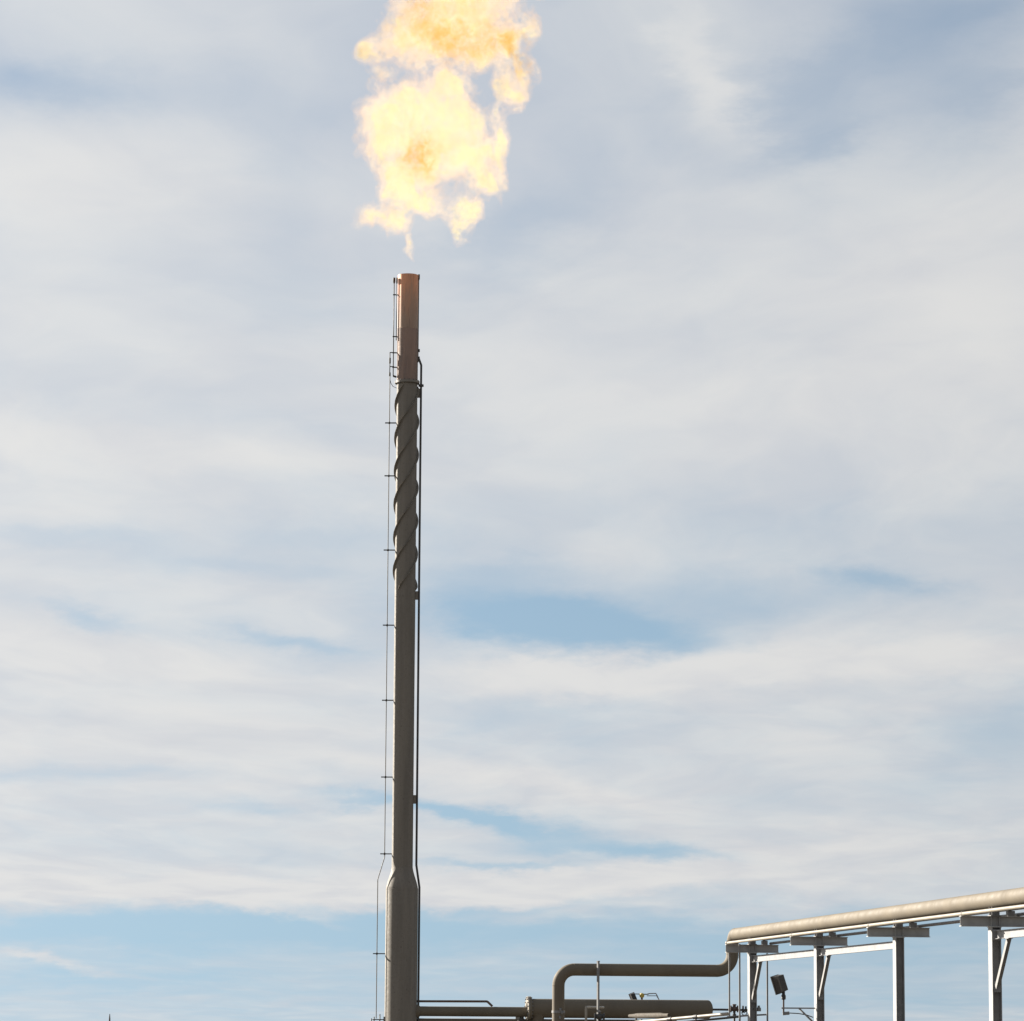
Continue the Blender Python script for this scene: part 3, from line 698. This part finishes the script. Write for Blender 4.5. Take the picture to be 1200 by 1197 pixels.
# far mast on the horizon
YM = 420.0
mt_ = at(128.6, 1188.5, YM)
ma = thing('distant_mast', (mt_.x, YM, 0), 'thin distant mast on the horizon, far from the stack', 'mast')
MB().tube([Vector((mt_.x, YM, 0)), Vector((mt_.x, YM, mt_.z - 0.6)), mt_], [0.13, 0.095, 0.04], 10).build('mast_pole', M['wood'], ma)
MB().box((mt_.x, YM, mt_.z - 1.2), (0.35, 0.12, 0.08)).build('crossarm', M['wood'], ma)

# ------------------------------------------------------------------ flame
def lattice(seed, shape_pts, freq):
    """smooth value noise at points (n,3) scaled by freq"""
    rs_ = np.random.RandomState(seed); T = rs_.rand(64, 64, 64).astype(np.float32)
    p = shape_pts * freq; i = np.floor(p).astype(np.int32); f = (p - i).astype(np.float32); f = f * f * f * (f * (f * 6 - 15) + 10)
    i &= 63; j = (i + 1) & 63
    x0, y0, z0 = i[..., 0], i[..., 1], i[..., 2]; x1, y1, z1 = j[..., 0], j[..., 1], j[..., 2]
    fx, fy, fz = f[..., 0], f[..., 1], f[..., 2]
    c00 = T[x0, y0, z0] * (1 - fx) + T[x1, y0, z0] * fx; c10 = T[x0, y1, z0] * (1 - fx) + T[x1, y1, z0] * fx
    c01 = T[x0, y0, z1] * (1 - fx) + T[x1, y0, z1] * fx; c11 = T[x0, y1, z1] * (1 - fx) + T[x1, y1, z1] * fx
    return (c00 * (1 - fy) + c10 * fy) * (1 - fz) + (c01 * (1 - fy) + c11 * fy) * fz
def fbm(seed, p, freq, octv=4, gain=0.55):
    s_ = 0; a = 1; t = 0
    for o in range(octv):
        s_ = s_ + a * lattice(seed + o, p + 17.3 * o, freq * 2.03 ** o); t += a; a *= gain
    return s_ / t

# lobes of the flame: px centre x, y, half sizes in px, depth offset px, strength
LOBES = [
    (453, 136, 36, 38, 0, 1.2), (446, 168, 24, 30, 8, .95), (490, 118, 38, 40, -6, 1.1), (527, 86, 25, 19, 0, 1.1), (500, 165, 54, 46, 5, 1.15), (542, 130, 30, 44, 12, 1.0),
    (556, 182, 38, 28, -6, 1.0), (590, 165, 12, 38, 0, .95), (580, 122, 9, 24, 4, .8), (570, 205, 26, 20, 4, .85),
    (468, 212, 28, 34, 0, 1.15), (438, 250, 24, 15, -4, .95), (462, 254, 22, 18, 4, 1.0), (500, 236, 30, 16, 0, .95), (546, 246, 20, 24, 0, .95), (541, 270, 10, 14, 0, .75),
    (482, 282, 6, 18, 0, .8), (456, 272, 5, 18, 3, .5), (528, 222, 28, 13, 0, .40), (575, 222, 10, 16, 0, .5), (584, 240, 5, 16, 0, .5),
    (520, 28, 66, 36, 0, 1.15), (474, 34, 34, 26, 6, .95), (562, 36, 38, 30, -5, 1.05), (530, -5, 64, 34, 0, 1.1),
    (600, 38, 26, 24, 0, 1.1), (612, 66, 20, 24, 4, 1.0), (598, 90, 24, 24, -4, .85), (606, 114, 13, 20, 0, .66), (618, 14, 16, 22, 0, .85), (580, 95, 14, 20, 0, .6),
    (428, 48, 17, 15, 0, .9), (438, 72, 24, 9, 0, .5), (468, 66, 20, 10, 0, .45), (492, 64, 12, 20, 0, .62), (538, 66, 12, 13, 0, .55), (425, 90, 14, 8, 0, .45),
    (545, -50, 75, 40, 0, 1.15), (600, -40, 30, 30, 0, .8), (575, -105, 60, 42, 0, 1.0), (525, -100, 30, 30, 0, .7), (600, -155, 40, 34, 0, .8), (560, -160, 20, 26, 0, .6), (625, -195, 18, 26, 0, .6),
]
vox = 0.047
ftip = at(478.5, 323, YS)
gx = np.arange(-2.15, 4.35, vox); gy = np.arange(-1.35, 1.35, vox); gz = np.arange(0.35, 12.2, vox)
X, Yg, Zg = np.meshgrid(gx, gy, gz, indexing='ij')
Pn = np.stack([X, Yg, Zg], -1).astype(np.float32)
wv = [fbm(s_, Pn + 5.0, 0.85, 3) - 0.5 for s_ in (11, 23, 37)]
fine = [fbm(s_, Pn * np.array([1, 1, 0.8], np.float32) + 9.0, 2.3, 3) - 0.5 for s_ in (41, 53, 67)]
Xw = X + wv[0] * 0.42 + fine[0] * 0.42; Yw = Yg + wv[1] * 0.7 + fine[1] * 0.35; Zw = Zg + wv[2] * 0.42 + fine[2] * 0.45
Fd = np.zeros_like(X, dtype=np.float32)
for (px, py, hx, hy, dp, st_) in LOBES:
    cxm = (px - 478.5) * mpp; czm = (323 - py) * mpp; hxm, hym = hx * mpp * 0.95, hy * mpp * 0.95; hdm = min(max(0.5 * hxm + 0.25 * hym, 0.12), 0.8)
    Fd += st_ ** 2 * np.exp(-2 * (((Xw - cxm) / hxm) ** 2 + ((Yw - dp * mpp) / hdm) ** 2 + ((Zw - czm) / hym) ** 2))
Fd = np.sqrt(Fd)
turb = fbm(83, Pn * np.array([1, 1, 0.7], np.float32) + np.stack(wv, -1) + 0.35 * np.stack(fine, -1), 2.4, 5, 0.64) - 0.5
Fd = Fd * (1 + 1.6 * turb) + 0.75 * turb * np.clip(Fd * 3, 0, 1)
Fd[0] = Fd[-1] = -1; Fd[:, 0] = Fd[:, -1] = -1; Fd[:, :, 0] = Fd[:, :, -1] = -1

def surface_net(F, lev):
    f = F - lev; nx, ny, nz = f.shape; ins = f > 0
    cor = [(i, j, k) for i in (0, 1) for j in (0, 1) for k in (0, 1)]
    sl_ = lambda a, i, j, k: a[i:nx - 1 + i, j:ny - 1 + j, k:nz - 1 + k]
    cnt = sum(sl_(ins, *c).astype(np.int8) for c in cor); act = (cnt > 0) & (cnt < 8)
    idx = -np.ones(act.shape, np.int64); idx[act] = np.arange(act.sum())
    acc_ = np.zeros(act.shape + (3,), np.float32); num = np.zeros(act.shape, np.float32)
    for c in cor:
        for a in range(3):
            if c[a]: continue
            d = list(c); d[a] = 1
            f0, f1 = sl_(f, *c), sl_(f, *d); cr = (f0 > 0) != (f1 > 0)
            t = np.where(cr, f0 / np.where(cr, f0 - f1, 1), 0)
            for b in range(3): acc_[..., b] += np.where(cr, c[b] + (t if b == a else 0), 0)
            num += cr
    ii = np.argwhere(act); pos = ii + acc_[act] / num[act][:, None]
    quads = []
    for a in range(3):
        b, c = (a + 1) % 3, (a + 2) % 3
        s0 = [slice(1, -1)] * 3; s0[a] = slice(0, -1); s1 = list(s0); s1[a] = slice(1, None)
        A0, A1 = ins[tuple(s0)], ins[tuple(s1)]; e_ = np.argwhere(A0 != A1); fl_ = A0[A0 != A1]
        o = np.array([1, 1, 1]); o[a] = 0; e_ = e_ + o
        def cell(db, dc):
            q_ = e_.copy(); q_[:, b] -= db; q_[:, c] -= dc; return idx[q_[:, 0], q_[:, 1], q_[:, 2]]
        qd = np.stack([cell(1, 1), cell(0, 1), cell(0, 0), cell(1, 0)], -1); qd[~fl_] = qd[~fl_][:, ::-1]; quads.append(qd)
    return pos * vox + np.array([gx[0], gy[0], gz[0]]), np.concatenate(quads)

def flame_material(name, sigma, hot, cool, coolness):
    mt = bpy.data.materials.new(name); mt.use_nodes = True; t = mt.node_tree
    for n_ in list(t.nodes): t.nodes.remove(n_)
    x = E(t); o = t.nodes.new('ShaderNodeOutputMaterial')
    tr = t.nodes.new('ShaderNodeBsdfTransparent'); t.links.new(tr.outputs[0], o.inputs['Surface'])
    pos = t.nodes.new('ShaderNodeNewGeometry').outputs['Position']
    loc = x.vmath('SUBTRACT', pos, tuple(ftip))
    n1 = x.noise(x.vmath('MULTIPLY', loc, (1, 1, 0.7)), 1.5, 5, 0.62, 1.2)
    locw = x.vmath('ADD', loc, x.vmath('MULTIPLY', x.vmath('SUBTRACT', x.noise(loc, 1.7, 4, 0.65, color=True), (0.5, 0.5, 0.5)), (1.5, 1.5, 1.5)))
    f = x.mapr(n1, 0.46, 0.72, 0, coolness)
    brk = x.mapr(x.noise(locw, 2.4, 4, 0.6), 0.40, 0.58, 0.05, 1.25)
    # cooler, sootier pockets
    for (px, py, rx, rz_, am) in ((493, 178, 19, 22, 1.6), (524, 36, 18, 16, 1.1), (553, 48, 14, 10, .9), (600, 38, 26, 16, 1.0), (614, 66, 16, 20, .8), (488, 0, 16, 12, .9), (538, 163, 24, 9, .3), (432, 48, 16, 14, .4), (520, 22, 80, 36, .55), (590, -70, 90, 70, .4)):
        c = ((px - 478.5) * mpp, 0.0, (323 - py) * mpp)
        mp_ = t.nodes.new('ShaderNodeMapping'); mp_.vector_type = 'TEXTURE'
        mp_.inputs[1].default_value = c; mp_.inputs[3].default_value = (rx * mpp, 1.6, rz_ * mpp); t.links.new(locw, mp_.inputs[0])
        g_ = x.math('POWER', 1 / math.e, x.vmath('DOT_PRODUCT', mp_.outputs[0], mp_.outputs[0]))
        f = x.mad(x.mul(g_, brk), am, f)
    f = x.math('MINIMUM', f, 1.0)
    col_ = x.mix(f, (*hot, 1), (*cool, 1))
    # folded sheets: bright crests where the warped noise passes through its middle value
    lz_ = x.vmath('MULTIPLY', x.vmath('ADD', loc, x.vmath('MULTIPLY', x.vmath('SUBTRACT', x.noise(loc, 2.2, 3, 0.6, color=True), (0.5, 0.5, 0.5)), (0.9, 0.9, 0.9))), (1, 1, 0.75))
    n2 = x.noise(lz_, 2.6, 5, 0.62)
    ridge = x.math('POWER', x.sub(1.0, x.math('MINIMUM', x.mul(x.math('ABSOLUTE', x.sub(n2, 0.5)), 5.0), 1.0)), 1.5)
    fuzz = x.mapr(x.noise(loc, 7.0, 4, 0.65), 0.35, 0.68, 0.35, 1.5)
    sg_ = x.mul(x.mul(x.mad(ridge, 1.75, 0.22), fuzz), sigma)
    ab = t.nodes.new('ShaderNodeVolumeAbsorption'); ab.inputs[0].default_value = (0, 0, 0, 1); t.links.new(sg_, ab.inputs['Density'])
    em = t.nodes.new('ShaderNodeEmission'); t.links.new(col_, em.inputs[0]); t.links.new(sg_, em.inputs[1])
    ad = t.nodes.new('ShaderNodeAddShader'); t.links.new(ab.outputs[0], ad.inputs[0]); t.links.new(em.outputs[0], ad.inputs[1])
    t.links.new(ad.outputs[0], o.inputs['Volume'])
    return mt
def lin(c): return tuple(v / EXP for v in c)
fl_thing = thing('flare_flame', ftip, 'billowing yellow and orange gas flame above the flare stack', 'flame')
for nm, lev, sg_, hot, cool, cn in (
        ('outer_flame', 0.29, 0.6, (1.12, 0.84, 0.66), (1.02, 0.62, 0.34), 0.5),
        ('middle_flame', 0.46, 1.0, (1.26, 1.05, 0.76), (1.04, 0.64, 0.14), 0.38),
        ('inner_flame', 0.80, 1.9, (1.25, 1.12, 0.45), (0.98, 0.54, 0.04), 0.34)):
    vv, qq = surface_net(Fd, lev)
    me = bpy.data.meshes.new(nm); me.from_pydata(vv.tolist(), [], qq.tolist()); me.update()
    me.polygons.foreach_set('use_smooth', [True] * len(me.polygons))
    me.materials.append(flame_material(nm, sg_, lin(hot), lin(cool), cn))
    o = bpy.data.objects.new(nm, me); COL.objects.link(o); o.parent = fl_thing
    print(nm, len(qq))
